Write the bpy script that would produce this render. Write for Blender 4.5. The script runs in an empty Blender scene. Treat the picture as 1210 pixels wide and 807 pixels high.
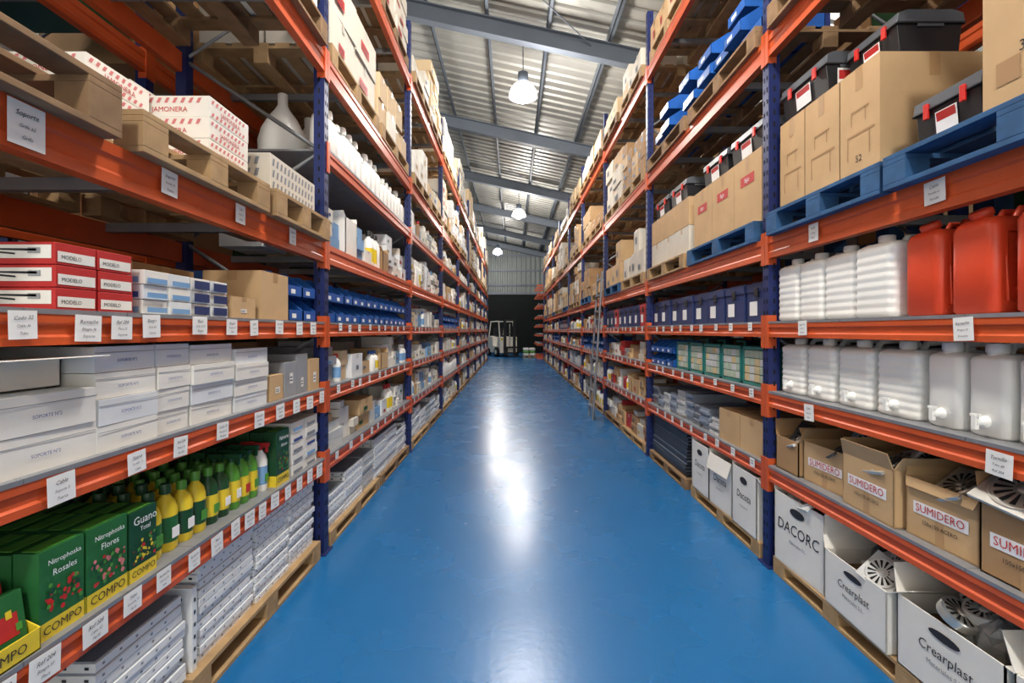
import bpy, math, random
from mathutils import Matrix, Vector
random.seed(7)
R = random.Random(11)
scene = bpy.context.scene

# ------------------------------------------------------------------ materials
def lin(c):
    c = c/255.0
    return c/12.92 if c <= 0.04045 else ((c+0.055)/1.055)**2.4
def mat(name, rgb, rough=0.55, metal=0.0, var=0.10, scale=6.0, bump=0.0, spec=0.4, coat=0.0, emit=None, trans=0.0, sss=0.0):
    m = bpy.data.materials.new(name); m.use_nodes = True
    nt = m.node_tree; b = nt.nodes['Principled BSDF']
    col = (lin(rgb[0]), lin(rgb[1]), lin(rgb[2]), 1)
    b.inputs['Base Color'].default_value = col
    b.inputs['Roughness'].default_value = rough
    b.inputs['Metallic'].default_value = metal
    b.inputs['Specular IOR Level'].default_value = spec
    b.inputs['Coat Weight'].default_value = coat
    if trans: b.inputs['Transmission Weight'].default_value = trans
    if emit:
        b.inputs['Emission Color'].default_value = (emit[0], emit[1], emit[2], 1)
        b.inputs['Emission Strength'].default_value = emit[3]
    tc = nt.nodes.new('ShaderNodeTexCoord')
    nz = nt.nodes.new('ShaderNodeTexNoise'); nz.inputs['Scale'].default_value = scale
    nz.inputs['Detail'].default_value = 4
    nt.links.new(tc.outputs['Object'], nz.inputs['Vector'])
    if var:
        mx = nt.nodes.new('ShaderNodeMix'); mx.data_type = 'RGBA'
        mx.inputs[6].default_value = tuple(max(0, c*(1-var*1.6)) for c in col[:3])+(1,)
        mx.inputs[7].default_value = tuple(min(1, c*(1+var)) for c in col[:3])+(1,)
        nt.links.new(nz.outputs['Fac'], mx.inputs[0])
        nt.links.new(mx.outputs[2], b.inputs['Base Color'])
    if bump:
        bp = nt.nodes.new('ShaderNodeBump'); bp.inputs['Strength'].default_value = bump
        bp.inputs['Distance'].default_value = 0.01
        nt.links.new(nz.outputs['Fac'], bp.inputs['Height'])
        nt.links.new(bp.outputs['Normal'], b.inputs['Normal'])
    return m

ORANGE = mat('orange_paint', (208, 88, 42), 0.42, var=0.16, spec=0.4)
BLUEP = mat('blue_upright_paint', (24, 38, 92), 0.45, var=0.1)
GALV = mat('galvanised_steel', (150, 153, 157), 0.4, 0.6, var=0.15, scale=12)
DECK = mat('shelf_deck_steel', (150, 152, 156), 0.45, 0.4, var=0.15, scale=12)
HOLE = mat('dark_hole', (14, 14, 18), 0.8, var=0)
WOOD = mat('pallet_wood', (178, 146, 104), 0.8, var=0.35, scale=9, bump=0.3)
WOODD = mat('pallet_wood_weathered', (146, 116, 84), 0.85, var=0.35, scale=9, bump=0.3)
PBLUE = mat('pallet_blue_paint', (50, 94, 138), 0.8, var=0.4, scale=10, bump=0.3)
CB1 = mat('cardboard', (200, 166, 122), 0.8, var=0.12, scale=5)
CB2 = mat('cardboard_dark', (172, 136, 96), 0.8, var=0.12, scale=5)
CB3 = mat('cardboard_pale', (214, 188, 150), 0.8, var=0.1, scale=5)
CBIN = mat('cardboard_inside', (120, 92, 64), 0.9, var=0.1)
TAPE = mat('packing_tape', (180, 144, 100), 0.3, var=0.05)
TAPEW = mat('packing_tape_clear', (200, 196, 184), 0.3, var=0.03)
WH1 = mat('white_card', (234, 231, 222), 0.6, var=0.06)
WH2 = mat('offwhite_card', (214, 207, 192), 0.65, var=0.08)
WH3 = mat('cool_white_card', (224, 227, 228), 0.6, var=0.05)
GREY = mat('grey_plastic', (150, 152, 154), 0.5, var=0.1)
LGREY = mat('light_grey_plastic', (200, 201, 198), 0.45, var=0.08)
DGREY = mat('dark_grey_metal', (62, 66, 72), 0.4, 0.5, var=0.2)
BLACK = mat('black_plastic', (30, 31, 34), 0.4, var=0.1)
TBGREY = mat('toolbox_lid_grey', (84, 88, 94), 0.4, var=0.1)
RED = mat('red_plastic', (206, 36, 28), 0.4, var=0.06)
REDC = mat('red_card', (186, 44, 42), 0.55, var=0.06)
REDO = mat('red_orange_plastic', (224, 74, 40), 0.4, var=0.05, spec=0.5)
BINB = mat('blue_bin_plastic', (34, 92, 172), 0.35, var=0.06, spec=0.5)
NAVY = mat('navy_plastic', (40, 54, 100), 0.45, var=0.08)
TEAL = mat('teal_plastic', (36, 116, 110), 0.4, var=0.06)
CLEAR = mat('drawer_plastic', (176, 190, 170), 0.3, var=0.15, scale=30)
PLW = mat('white_translucent_plastic', (246, 246, 240), 0.35, var=0.03, spec=0.5)
PAPER = mat('label_paper', (240, 240, 236), 0.7, var=0.02)
INK = mat('ink_black', (40, 40, 46), 0.7, var=0)
INKR = mat('ink_red', (190, 50, 46), 0.7, var=0)
INKB = mat('ink_blue', (50, 74, 140), 0.7, var=0)
INKG = mat('ink_grey', (130, 134, 140), 0.7, var=0)
INKW = mat('ink_white', (240, 240, 240), 0.7, var=0)
GREEN = mat('green_card', (38, 104, 52), 0.5, var=0.14)
DGREEN = mat('dark_green_plastic', (30, 74, 42), 0.35, var=0.1)
LIME = mat('lime_green_plastic', (84, 150, 54), 0.35, var=0.08)
YELL = mat('yellow_plastic', (228, 200, 50), 0.4, var=0.05)
WMET = mat('white_painted_metal', (234, 235, 234), 0.45, 0.0, var=0.05)
BMET = mat('blue_grey_metal', (160, 170, 184), 0.4, 0.4, var=0.15)
CHROME = mat('stainless_steel', (206, 204, 196), 0.3, 0.7, var=0.1, scale=20)
BAG = mat('polythene_bag', (150, 154, 154), 0.2, var=0.5, scale=14, bump=1.0, spec=0.7)
BEIGE = mat('beige_plastic', (206, 186, 142), 0.5, var=0.1)
RUBBER = mat('rubber', (20, 20, 22), 0.8, var=0.05)
ROOFM = mat('roof_sheet_metal', (172, 171, 164), 0.45, 0.25, var=0.2, scale=1.2)
STEEL = mat('painted_structural_steel', (98, 106, 116), 0.5, 0.1, var=0.1, scale=2)
WALLM = mat('corrugated_wall_metal', (120, 126, 124), 0.5, 0.2, var=0.12, scale=1.5)
DOORM = mat('dark_door_panel', (12, 19, 17), 0.7, var=0.2, scale=2, spec=.2)
PINK = mat('print_pink', (206, 120, 120), 0.6, var=0)
SKYB = mat('print_light_blue', (120, 164, 206), 0.6, var=0.1)
LAMPM = mat('lamp_glass', (255, 255, 255), 0.4, var=0, emit=(1, 0.98, 1.0, 60))
LAMPR = mat('lamp_acrylic_refractor', (240, 240, 244), 0.3, var=0, emit=(0.95, 0.94, 1.0, 20))

# floor: glossy blue epoxy
FLOORM = bpy.data.materials.new('blue_epoxy'); FLOORM.use_nodes = True
nt = FLOORM.node_tree; b = nt.nodes['Principled BSDF']
tc = nt.nodes.new('ShaderNodeTexCoord')
n1 = nt.nodes.new('ShaderNodeTexNoise'); n1.inputs['Scale'].default_value = 0.9; n1.inputs['Detail'].default_value = 3
n2 = nt.nodes.new('ShaderNodeTexNoise'); n2.inputs['Scale'].default_value = 26; n2.inputs['Detail'].default_value = 3
n3 = nt.nodes.new('ShaderNodeTexNoise'); n3.inputs['Scale'].default_value = 1.6; n3.inputs['Detail'].default_value = 3
for n in (n1, n2, n3): nt.links.new(tc.outputs['Object'], n.inputs['Vector'])
mx = nt.nodes.new('ShaderNodeMix'); mx.data_type = 'RGBA'
mx.inputs[6].default_value = (lin(22), lin(96), lin(152), 1); mx.inputs[7].default_value = (lin(32), lin(108), lin(166), 1)
nt.links.new(n1.outputs['Fac'], mx.inputs[0]); nt.links.new(mx.outputs[2], b.inputs['Base Color'])
mr = nt.nodes.new('ShaderNodeMapRange'); mr.inputs[1].default_value = 0.3; mr.inputs[2].default_value = 0.7
mr.inputs[3].default_value = 0.25; mr.inputs[4].default_value = 0.29
nt.links.new(n3.outputs['Fac'], mr.inputs[0]); nt.links.new(mr.outputs[0], b.inputs['Roughness'])
bp = nt.nodes.new('ShaderNodeBump'); bp.inputs['Strength'].default_value = 0.08; bp.inputs['Distance'].default_value = 0.01
nt.links.new(n2.outputs['Fac'], bp.inputs['Height']); nt.links.new(bp.outputs['Normal'], b.inputs['Normal'])
b.inputs['Specular IOR Level'].default_value = 0.45

# ------------------------------------------------------------------ mesh builder
_text = {}
def text_geo(s):
    if s in _text: return _text[s]
    cu = bpy.data.curves.new('t', 'FONT'); cu.body = s; cu.size = 1; cu.resolution_u = 2
    cu.align_x = 'CENTER'; cu.align_y = 'CENTER'
    ob = bpy.data.objects.new('t', cu); scene.collection.objects.link(ob)
    dg = bpy.context.evaluated_depsgraph_get(); dg.update()
    me = bpy.data.meshes.new_from_object(ob.evaluated_get(dg))
    g = ([tuple(v.co) for v in me.vertices], [tuple(p.vertices) for p in me.polygons])
    bpy.data.objects.remove(ob); bpy.data.curves.remove(cu); bpy.data.meshes.remove(me)
    _text[s] = g
    return g

class MB:
    def __init__(s, name, M=None):
        s.name = name; s.M = M or Matrix(); s.v = []; s.f = []; s.fm = []; s.sm = []; s.mats = []; s.T = [Matrix()]
    def push(s, m): s.T.append(s.T[-1] @ m)
    def pop(s): s.T.pop()
    def mi(s, m):
        if m not in s.mats: s.mats.append(m)
        return s.mats.index(m)
    def add(s, vs, fs, m, smooth=False):
        o = len(s.v); T = s.T[-1]; k = s.mi(m)
        s.v += [tuple(T @ Vector(p)) for p in vs]
        for f in fs:
            s.f.append(tuple(i+o for i in f)); s.fm.append(k); s.sm.append(smooth)
    def box(s, x0, y0, z0, w, d, h, m, rz=0.0):
        vs = [(0, 0, 0), (w, 0, 0), (w, d, 0), (0, d, 0), (0, 0, h), (w, 0, h), (w, d, h), (0, d, h)]
        if rz:
            c, sn = math.cos(rz), math.sin(rz)
            vs = [(w/2+(a-w/2)*c-(e-d/2)*sn, d/2+(a-w/2)*sn+(e-d/2)*c, g) for a, e, g in vs]
        vs = [(a+x0, e+y0, g+z0) for a, e, g in vs]
        s.add(vs, [(0, 3, 2, 1), (4, 5, 6, 7), (0, 1, 5, 4), (1, 2, 6, 5), (2, 3, 7, 6), (3, 0, 4, 7)], m)
    def quad(s, p, m): s.add(p, [tuple(range(len(p)))], m)
    def prism(s, poly, x0, x1, m):   # poly in (y,z), extruded along x
        n = len(poly)
        vs = [(x0, a, c) for a, c in poly]+[(x1, a, c) for a, c in poly]
        fs = [tuple(range(n-1, -1, -1)), tuple(range(n, 2*n))]+[(i, (i+1) % n, n+(i+1) % n, n+i) for i in range(n)]
        s.add(vs, fs, m)
    def loft(s, rings, m, smooth=True, caps=True):
        n = len(rings[0]); vs = [p for r in rings for p in r]; fs = []
        for j in range(len(rings)-1):
            for i in range(n):
                fs.append((j*n+i, j*n+(i+1) % n, (j+1)*n+(i+1) % n, (j+1)*n+i))
        s.add(vs, fs, m, smooth)
        if caps:
            s.add(rings[0], [tuple(range(n-1, -1, -1))], m); s.add(rings[-1], [tuple(range(n))], m)
    def lathe(s, prof, c, m, seg=16, smooth=True, caps=True):
        rings = [[(c[0]+r*math.cos(2*math.pi*i/seg), c[1]+r*math.sin(2*math.pi*i/seg), c[2]+z) for i in range(seg)] for r, z in prof]
        s.loft(rings, m, smooth, caps)
    def tube(s, pts, r, m, seg=8):
        pts = [Vector(p) for p in pts]; rings = []
        for i, p in enumerate(pts):
            t = (pts[min(i+1, len(pts)-1)]-pts[max(i-1, 0)]).normalized()
            u = Vector((0, 0, 1)) if abs(t.z) < 0.9 else Vector((1, 0, 0))
            a = t.cross(u).normalized(); c = t.cross(a).normalized()
            rings.append([tuple(p+r*(a*math.cos(2*math.pi*k/seg)+c*math.sin(2*math.pi*k/seg))) for k in range(seg)])
        s.loft(rings, m)
    def text(s, t, size, pos, face, m, sx=1.0, shear=0.0, rot=0.0):
        vs, fs = text_geo(t); x, y, z = pos; o = []
        cr, sr = math.cos(rot), math.sin(rot)
        for a, c, _ in vs:
            a, c = (a+shear*c)*sx*size, c*size
            a, c = a*cr-c*sr, a*sr+c*cr
            if face == 'f': o.append((x+a, y-0.002, z+c))
            elif face == 'l': o.append((x-0.002, y-a, z+c))
            elif face == 'r': o.append((x+0.002, y+a, z+c))
            else: o.append((x+a, y+c, z+0.002))
        s.add(o, fs, m)
    def patch(s, pos, w, h, face, m, e=0.0012):
        x, y, z = pos
        if face == 'f': p = [(x, y-e, z), (x+w, y-e, z), (x+w, y-e, z+h), (x, y-e, z+h)]
        elif face == 'l': p = [(x-e, y+w, z), (x-e, y, z), (x-e, y, z+h), (x-e, y+w, z+h)]
        elif face == 'r': p = [(x+e, y, z), (x+e, y+w, z), (x+e, y+w, z+h), (x+e, y, z+h)]
        else: p = [(x, y, z+e), (x+w, y, z+e), (x+w, y+h, z+e), (x, y+h, z+e)]
        s.quad(p, m)
    def done(s, bevel=0.0, parent=None):
        me = bpy.data.meshes.new(s.name); me.from_pydata(s.v, [], s.f)
        for m in s.mats: me.materials.append(m)
        me.polygons.foreach_set('material_index', s.fm)
        me.polygons.foreach_set('use_smooth', s.sm)
        me.update()
        ob = bpy.data.objects.new(s.name, me); scene.collection.objects.link(ob)
        ob.matrix_world = s.M
        if parent: ob.parent = parent
        if bevel:
            md = ob.modifiers.new('bevel', 'BEVEL'); md.width = bevel; md.segments = 2
            md.limit_method = 'ANGLE'; md.angle_limit = math.radians(50)
        return ob

FL, FRR = 1.26, 1.63
def frame(side, Y, d=0.0, z=0.0, yaw=0.0):
    """local x = reading direction along the rack front, y = depth into rack, z = up"""
    if side == 'L':
        M = Matrix(((0, -1, 0, -(FL+d)), (1, 0, 0, Y), (0, 0, 1, z), (0, 0, 0, 1)))
    else:
        M = Matrix(((0, 1, 0, FRR+d), (-1, 0, 0, Y), (0, 0, 1, z), (0, 0, 0, 1)))
    return M @ Matrix.Rotation(yaw, 4, 'Z')
def new(name, side, Y, d=0.0, z=0.0, yaw=0.0): return MB(name, frame(side, Y, d, z, yaw))

# ------------------------------------------------------------------ room shell
YN, YF = -7.0, 34.0
XL, XR = -8.0, 8.0
def roofz(x): return 7.5-0.22*x
fl = MB('floor'); fl.box(XL, YN, -0.1, XR-XL, YF-YN, 0.1, FLOORM); fl.done()
cl = MB('ceiling')
ys = []; y = YN; p = 0
while y < YF:
    for dy, dz in ((0, 0), (0.17, 0), (0.20, 0.045), (0.30, 0.045), (0.33, 0)):
        ys.append((y+dy, dz))
    y += 0.33
ys = [q for i, q in enumerate(ys) if i % 5 != 4]
vs = []; fs = []
for (a, dz) in ys:
    for x in (XL, XR): vs.append((x, min(a, YF), roofz(x)+dz))
for i in range(len(ys)-1): fs.append((2*i, 2*i+1, 2*i+3, 2*i+2))
cl.add(vs, fs, ROOFM); cl.done()
def wall_corr(name, pts_fn, n, mat_):
    mb = MB(name); vs = []; fs = []
    for i in range(n):
        a, bb = pts_fn(i); vs += [a, bb]
    for i in range(n-1): fs.append((2*i, 2*i+2, 2*i+3, 2*i+1))
    mb.add(vs, fs, mat_); mb.done()
N = 200
def far(i):
    x = XL+(XR-XL)*i/(N-1); o = 0.04 if (i//2) % 2 else 0
    return (x, YF-o, 0), (x, YF-o, roofz(x))
wall_corr('wall_far', far, N, WALLM)
def lw(i):
    yy = YN+(YF-YN)*i/(N-1); o = 0.04 if (i//2) % 2 else 0
    return (XL+o, yy, 0), (XL+o, yy, roofz(XL))
def rw(i):
    yy = YN+(YF-YN)*i/(N-1); o = 0.04 if (i//2) % 2 else 0
    return (XR-o, yy, 0), (XR-o, yy, roofz(XR))
wall_corr('wall_left', lw, N, WALLM); wall_corr('wall_right', rw, N, WALLM)
d = MB('door_1')
for i in range(32): d.box(-4+i*0.25, YF-0.12-(0.02 if i % 2 else 0), 0, 0.25, 0.06, 4.0, DOORM)
d.box(-4.15, YF-0.16, 0, 0.15, 0.1, 4.15, STEEL); d.box(4.0, YF-0.16, 0, 0.15, 0.1, 4.15, STEEL)
d.box(-4.0, YF-0.16, 4.0, 8.0, 0.1, 0.15, STEEL)
d.done()
g = MB('trim_1')
for z in (4.6, 5.6, 6.6): g.box(XL+.1, YF-0.14, z, XR-XL-.2, 0.08, 0.12, STEEL)
g.done()
# rafters (I-section) following the roof slope
for k, yy in enumerate((-0.5, 4.4, 9.3, 14.2, 19.1, 24.0, 28.9, 33.5)):
    mb = MB('roof_rafter')
    def slab(y0, d_, z0, z1):
        xs = (XL+0.05, XR-0.05)
        v = []
        for x in xs:
            for (a, c) in ((y0, z0), (y0+d_, z0), (y0+d_, z1), (y0, z1)): v.append((x, a, roofz(x)-0.2+c))
        mb.add(v, [(0, 1, 2, 3), (4, 7, 6, 5), (0, 4, 5, 1), (1, 5, 6, 2), (2, 6, 7, 3), (3, 7, 4, 0)], STEEL)
    slab(yy-0.09, 0.18, -0.34, -0.32); slab(yy-0.09, 0.18, -0.02, 0.0); slab(yy-0.01, 0.02, -0.32, -0.02)
    mb.done()
pl = MB('roof_purlins')
x = XL+0.6
while x < XR-0.3:
    z = roofz(x)-0.2
    pl.box(x, YN, z, 0.014, YF-YN, 0.19, STEEL)
    pl.box(x, YN, z, 0.07, YF-YN, 0.014, STEEL)
    x += 1.15
pl.done()
tr = MB('roof_bracing_rods')
for a, c in ((4.4, 9.3), (14.2, 19.1)):
    tr.tube([(-3.4, a, roofz(-3.4)-0.3), (1.5, c, roofz(1.5)-0.3)], 0.012, STEEL, 6)
tr.done()

# ------------------------------------------------------------------ lamps
def lamp(x, y, z, power, r=0.26):
    e = bpy.data.objects.new('high_bay_lamp', None); scene.collection.objects.link(e); e.location = (x, y, z)
    mb = MB('housing')
    mb.lathe([(0.05, 0.42), (0.1, 0.40), (0.11, 0.2), (0.1, 0.19)], (0, 0, 0), STEEL, 20)
    mb.tube([(0, 0, 0.4), (0, 0, roofz(x)-z-0.02)], 0.012, STEEL, 6)
    mb.done(parent=e)
    mb = MB('refractor')
    mb.lathe([(0.11, 0.2), (0.18, 0.15), (0.25, 0.05), (0.28, -0.05), (0.28, -0.08), (0.265, -0.08), (0.23, 0.05), (0.16, 0.14), (0.02, 0.17)], (0, 0, 0), LAMPR, 24, caps=False)
    mb.done(parent=e)
    mb = MB('bulb')
    mb.lathe([(0.01, -0.19), (0.10, -0.17), (0.17, -0.10), (0.19, -0.02), (0.13, 0.08), (0.04, 0.12)], (0, 0, 0), LAMPM, 20)
    mb.done(parent=e)
    li = bpy.data.lights.new('lamp_light', 'POINT'); li.energy = power; li.shadow_soft_size = r
    li.color = (1.0, 0.95, 0.88)
    lo = bpy.data.objects.new('light', li); scene.collection.objects.link(lo); lo.parent = e; lo.location = (0, 0, -0.48)
lamp(0.2, -3.6, 6.25, 850)
lamp(0.2, 2.6, 6.25, 600)  # unseen fixture, added to light the near shelf interiors
lamp(0.22, 9.85, 6.25, 460)
lamp(0.28, 20.1, 6.25, 520)
lamp(-0.87, 29.7, 6.25, 420)
for yy in (1.0, 9.0, 18.0):  # unseen side-aisle lamps, added to light the top and behind the racks
    lamp(-5.3, yy, 6.6, 220); lamp(5.6, yy, 5.5, 220)

# ------------------------------------------------------------------ rack structure
BAY, NB = 2.8, 9
Y0 = {'L': 0.55, 'R': 0.37}
LOW = [0.65, 1.12, 1.56]
UW = 0.036
def rack(side, F, dirx, Y0_, nb, name, extra=(), back=False, dens=True):
    mb = MB(name)
    levels_p = [2.09, 3.37, 4.65]
    def X(d_): return dirx*(F+d_)
    def bx(d0, d1, y0, y1, z0, z1, m):
        a, c = sorted((X(d0), X(d1))); mb.box(a, y0, z0, c-a, y1-y0, z1-z0, m)
    DP = 1.0
    for k in range(nb+1):
        yc = Y0_+k*BAY
        for d0, d1 in ((0.0, 0.072), (DP-0.072, DP)):
            bx(d0, d0+0.006, yc-UW, yc+UW, 0, 5.35, BLUEP)
            bx(d0+0.006, d1, yc-UW, yc-UW+0.006, 0, 5.35, BLUEP)
            bx(d0+0.006, d1, yc+UW-0.006, yc+UW, 0, 5.35, BLUEP)
            bx(d0-0.02, d1+0.02, yc-0.07, yc+0.07, 0, 0.008, BLUEP)
            if k < 5 and dens and d0 == 0.0:
                z = 0.1
                while z < 5.3:
                    for o in (-0.022, 0.012):
                        bx(-0.0015, 0.0, yc+o, yc+o+0.01, z, z+0.028, HOLE)
                    bx(0.03, 0.042, yc-UW-0.0015, yc-UW, z, z+0.03, HOLE)
                    z += 0.075
        z = 0.25; f = 0
        while z < 5.0:
            a0, a1 = (0.05, DP-0.05) if f % 2 == 0 else (DP-0.05, 0.05)
            mb.tube([(X(a0), yc, z), (X(a1), yc, z+0.6)], 0.014, GALV, 4)
            z += 0.62; f += 1
    def beam(y0, y1, top, h, d0, sgn, m=ORANGE):
        prof = [(0, 0), (0, .26*h), (.007, .34*h), (.007, .64*h), (0, .72*h), (0, h), (.048, h), (.048, 0)]
        pts = [(d0+sgn*a, top-h+c) for a, c in prof]
        n = len(pts); vs = [(X(a), y0, c) for a, c in pts]+[(X(a), y1, c) for a, c in pts]
        mb.add(vs, [tuple(range(n)), tuple(range(2*n-1, n-1, -1))]+[(i, n+i, n+(i+1) % n, (i+1) % n) for i in range(n)], m)
    for k in range(nb):
        a, c = Y0_+k*BAY+UW+.001, Y0_+(k+1)*BAY-UW-.001
        lv = [(z, 0.085, True) for z in LOW]+[(z, 0.13, False) for z in levels_p]
        if k > 0: lv += [(z, 0.085, True) for z in extra]
        for top, h, deck in lv:
            t = 0.014 if deck else 0.0
            beam(a, c, top-t, h, -0.004, 1)
            beam(a, c, top-t, h, DP+0.004, -1)
            for yy in (a-0.034, c-0.006):
                bx(-0.009, -0.001, yy, yy+0.040, top-0.17, top+0.04, ORANGE)
            bx(0.0, 0.05, a-0.004, a, top-0.17, top+0.04, ORANGE); bx(0.0, 0.05, c, c+0.004, top-0.17, top+0.04, ORANGE)
            if deck:
                yy = a; n = 8; w = (c-a)/n
                for i in range(n):
                    bx(-0.006, DP+0.0, a+i*w, a+(i+1)*w-0.003, top-t, top, DECK)
            else:
                for i in range(3):
                    yy = a+0.5+i*0.8
                    bx(0.045, DP-0.045, yy, yy+0.04, top-0.05, top-0.002, GALV)
    return mb.done()
rack('L', FL, -1, Y0['L'], NB, 'pallet_rack', extra=(2.75,))
rack('R', FRR, 1, Y0['R'], NB, 'pallet_rack', extra=())
rack('L', FL+1.2, -1, Y0['L'], 4, 'pallet_rack', dens=False)
rack('R', FRR+1.2, 1, Y0['R'], 4, 'pallet_rack', dens=False)

# ------------------------------------------------------------------ item library (local coords)
def pallet(mb, x, y, z, w, d, m, h=0.14):
    t = 0.02; bh = h-3*t
    for fy in (0, (d-0.1)/2, d-0.1):
        mb.box(x, y+fy, z, w, 0.1, t, m)
        for fx in (0, (w-0.12)/2, w-0.12): mb.box(x+fx, y+fy, z+t, 0.12, 0.1, bh, m)
    for fx in (0, (w-0.12)/2, w-0.12): mb.box(x+fx, y, z+t+bh, 0.12, d, t, m)
    n = 7; bw = 0.1; gap = (d-n*bw)/(n-1)
    for i in range(n): mb.box(x, y+i*(bw+gap), z+2*t+bh, w, bw, t, m)
def carton(mb, x, y, z, w, d, h, m, tape=TAPE, label=None, j=0.0, txt=None, tm=INK, face='lr'):
    rz = R.uniform(-j, j)
    mb.box(x, y, z, w, d, h, m, rz)
    if tape:
        tw = min(0.05, w*0.18)
        mb.box(x+w/2-tw/2, y-0.001, z+h, tw, d+0.002, 0.001, tape)
        mb.patch((x+w/2-tw/2, y, z+h*0.8), tw, h*0.2, 'f', tape, 0.001+abs(rz)*w/2)
        if not j:
            mb.patch((x, y+d/2-tw/2, z+h*0.8), tw, h*0.2, 'l', tape, 0.001)
            mb.patch((x+w, y+d/2-tw/2, z+h*0.8), tw, h*0.2, 'r', tape, 0.001)
    e = 0.001+abs(rz)*w/2
    if label:
        lw_, lh = w*R.uniform(.2, .4), h*R.uniform(.18, .34)
        lx = x+w*R.uniform(.08, .4); lz = z+h*R.uniform(.15, .4)
        mb.patch((lx, y, lz), lw_, lh, 'f', label, e+0.0008)
        for q in range(2): mb.patch((lx+lw_*.1, y, lz+lh*(.25+.3*q)), lw_*.7, lh*.1, 'f', INK, e+0.0014)
    if txt:
        mb.text(txt, min(h*0.3, w*1.3/len(txt)), (x+w/2, y-e, z+h*0.5), 'f', tm)
def open_carton(mb, x, y, z, w, d, h, m, flaps=(120, 100, 125, 95), L=None):
    t = 0.006; L = L or d*0.35
    mb.box(x, y, z, w, d, t, m)
    mb.box(x, y, z, w, t, h, m); mb.box(x, y+d-t, z, w, t, h, m)
    mb.box(x, y, z, t, d, h, m); mb.box(x+w-t, y, z, t, d, h, m)
    ra = math.radians
    def tp(a0, b0, k=.12):  # tapered flap outline
        return [(a0, 0), (b0, 0), (b0-(b0-a0)*k*.3, L), (a0+(b0-a0)*k*.3, L)]
    def flap(M, a0, b0, axis):
        mb.push(M); q = tp(a0, b0); e = t/2
        if axis == 'x': v = [(p, -e/2, r_) for p, r_ in q]+[(p, e/2, r_) for p, r_ in q]
        else: v = [(-e/2, p, r_) for p, r_ in q]+[(e/2, p, r_) for p, r_ in q]
        mb.add(v, [(0, 1, 2, 3), (7, 6, 5, 4), (0, 4, 5, 1), (1, 5, 6, 2), (2, 6, 7, 3), (3, 7, 4, 0)], m); mb.pop()
    if flaps[0] is not None: flap(Matrix.Translation((x, y, z+h)) @ Matrix.Rotation(ra(flaps[0]), 4, 'X'), 0, w, 'x')
    if flaps[2] is not None: flap(Matrix.Translation((x, y+d, z+h)) @ Matrix.Rotation(-ra(flaps[2]), 4, 'X'), 0, w, 'x')
    if flaps[3] is not None: flap(Matrix.Translation((x, y, z+h)) @ Matrix.Rotation(-ra(flaps[3]), 4, 'Y'), 0, d, 'y')
    if flaps[1] is not None: flap(Matrix.Translation((x+w, y, z+h)) @ Matrix.Rotation(ra(flaps[1]), 4, 'Y'), 0, d, 'y')
def bin_(mb, x, y, z, w, d, h, m, content=None):
    t = 0.005
    side = [(0, 0), (d, 0), (d, h), (.34*d, h), (.26*d, .86*h), (0, .45*h)]
    side = [(y+a, z+c) for a, c in side]
    mb.prism(side, x, x+t, m); mb.prism(side, x+w-t, x+w, m)
    mb.box(x, y, z, w, d, t, m); mb.box(x, y+d-t, z, w, t, h, m); mb.box(x, y, z, w, t, .45*h, m)
    mb.box(x-0.003, y+.34*d, z+h-0.012, 0.006, .66*d, 0.012, m); mb.box(x+w-0.003, y+.34*d, z+h-0.012, 0.006, .66*d, 0.012, m)
    mb.patch((x+w*.22, y, z+.12*h), w*.3, h*.18, 'f', PAPER, 0.0015)
    if content: mb.box(x+t*2, y+t*3, z+t, w-4*t, d-5*t, h*0.38, content)
def rr(w, d, r, n=5):
    pts = []
    for cx, cy, a0 in ((w-r, r, -90), (w-r, d-r, 0), (r, d-r, 90), (r, r, 180)):
        for i in range(n+1):
            a = math.radians(a0+90*i/n); pts.append((cx+r*math.cos(a), cy+r*math.sin(a)))
    return pts
def rring(x, y, z, w, d, r, inset):
    w2, d2 = w-2*inset, d-2*inset
    return [(x+inset+a, y+inset+c, z) for a, c in rr(w2, d2, max(0.004, min(r, w2/2.01, d2/2.01)))]
def jerrycan(mb, x, y, z, w, d, h, m, ribs=True, tap=True, capm=PLW, style=0):
    q = .034
    rings = [rring(x, y, z, w, d, q, .012), rring(x, y, z+.012, w, d, q, 0)]
    hb = h-.055
    if ribs:
        n = 7; z0 = .08*h
        for i in range(n):
            zz = z+z0+i*(hb-z0-.02)/n; st = (hb-z0-.02)/n
            rings += [rring(x, y, zz, w, d, q, 0), rring(x, y, zz+st*.25, w, d, q, .0025), rring(x, y, zz+st*.45, w, d, q, .0025), rring(x, y, zz+st*.7, w, d, q, 0)]
    else:
        rings += [rring(x, y, z+hb*.5, w, d, q, .001)]
    rings += [rring(x, y, z+hb-.012, w, d, q, 0), rring(x, y, z+hb, w, d, q, .006), rring(x, y, z+hb+.012, w, d, q, .024)]
    mb.loft(rings, m)
    zt = z+hb+.01
    cx = x+w/2
    mb.lathe([(.030, -0.005), (.030, .01), (.026, .012)], (cx, y+d*.16, zt), m, 14)
    mb.lathe([(.034, .008), (.034, .036), (.030, .04)], (cx, y+d*.16, zt), capm, 14)
    mb.tube([(cx, y+d*.30, zt-.01), (cx, y+d*.36, zt+.03), (cx, y+d*.55, zt+.038), (cx, y+d*.78, zt+.034), (cx, y+d*.88, zt-.01)], .015, m, 8)
    if tap:
        mb.push(Matrix.Translation((cx, y, z+.055)) @ Matrix.Rotation(math.radians(90), 4, 'X'))
        mb.lathe([(.022, -0.01), (.022, .012), (.013, .014), (.013, .04)], (0, 0, 0), m, 12); mb.pop()
        mb.box(cx-.008, y-.045, z+.03, .016, .014, .05, m); mb.box(cx-.018, y-.042, z+.075, .036, .010, .010, m)
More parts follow.
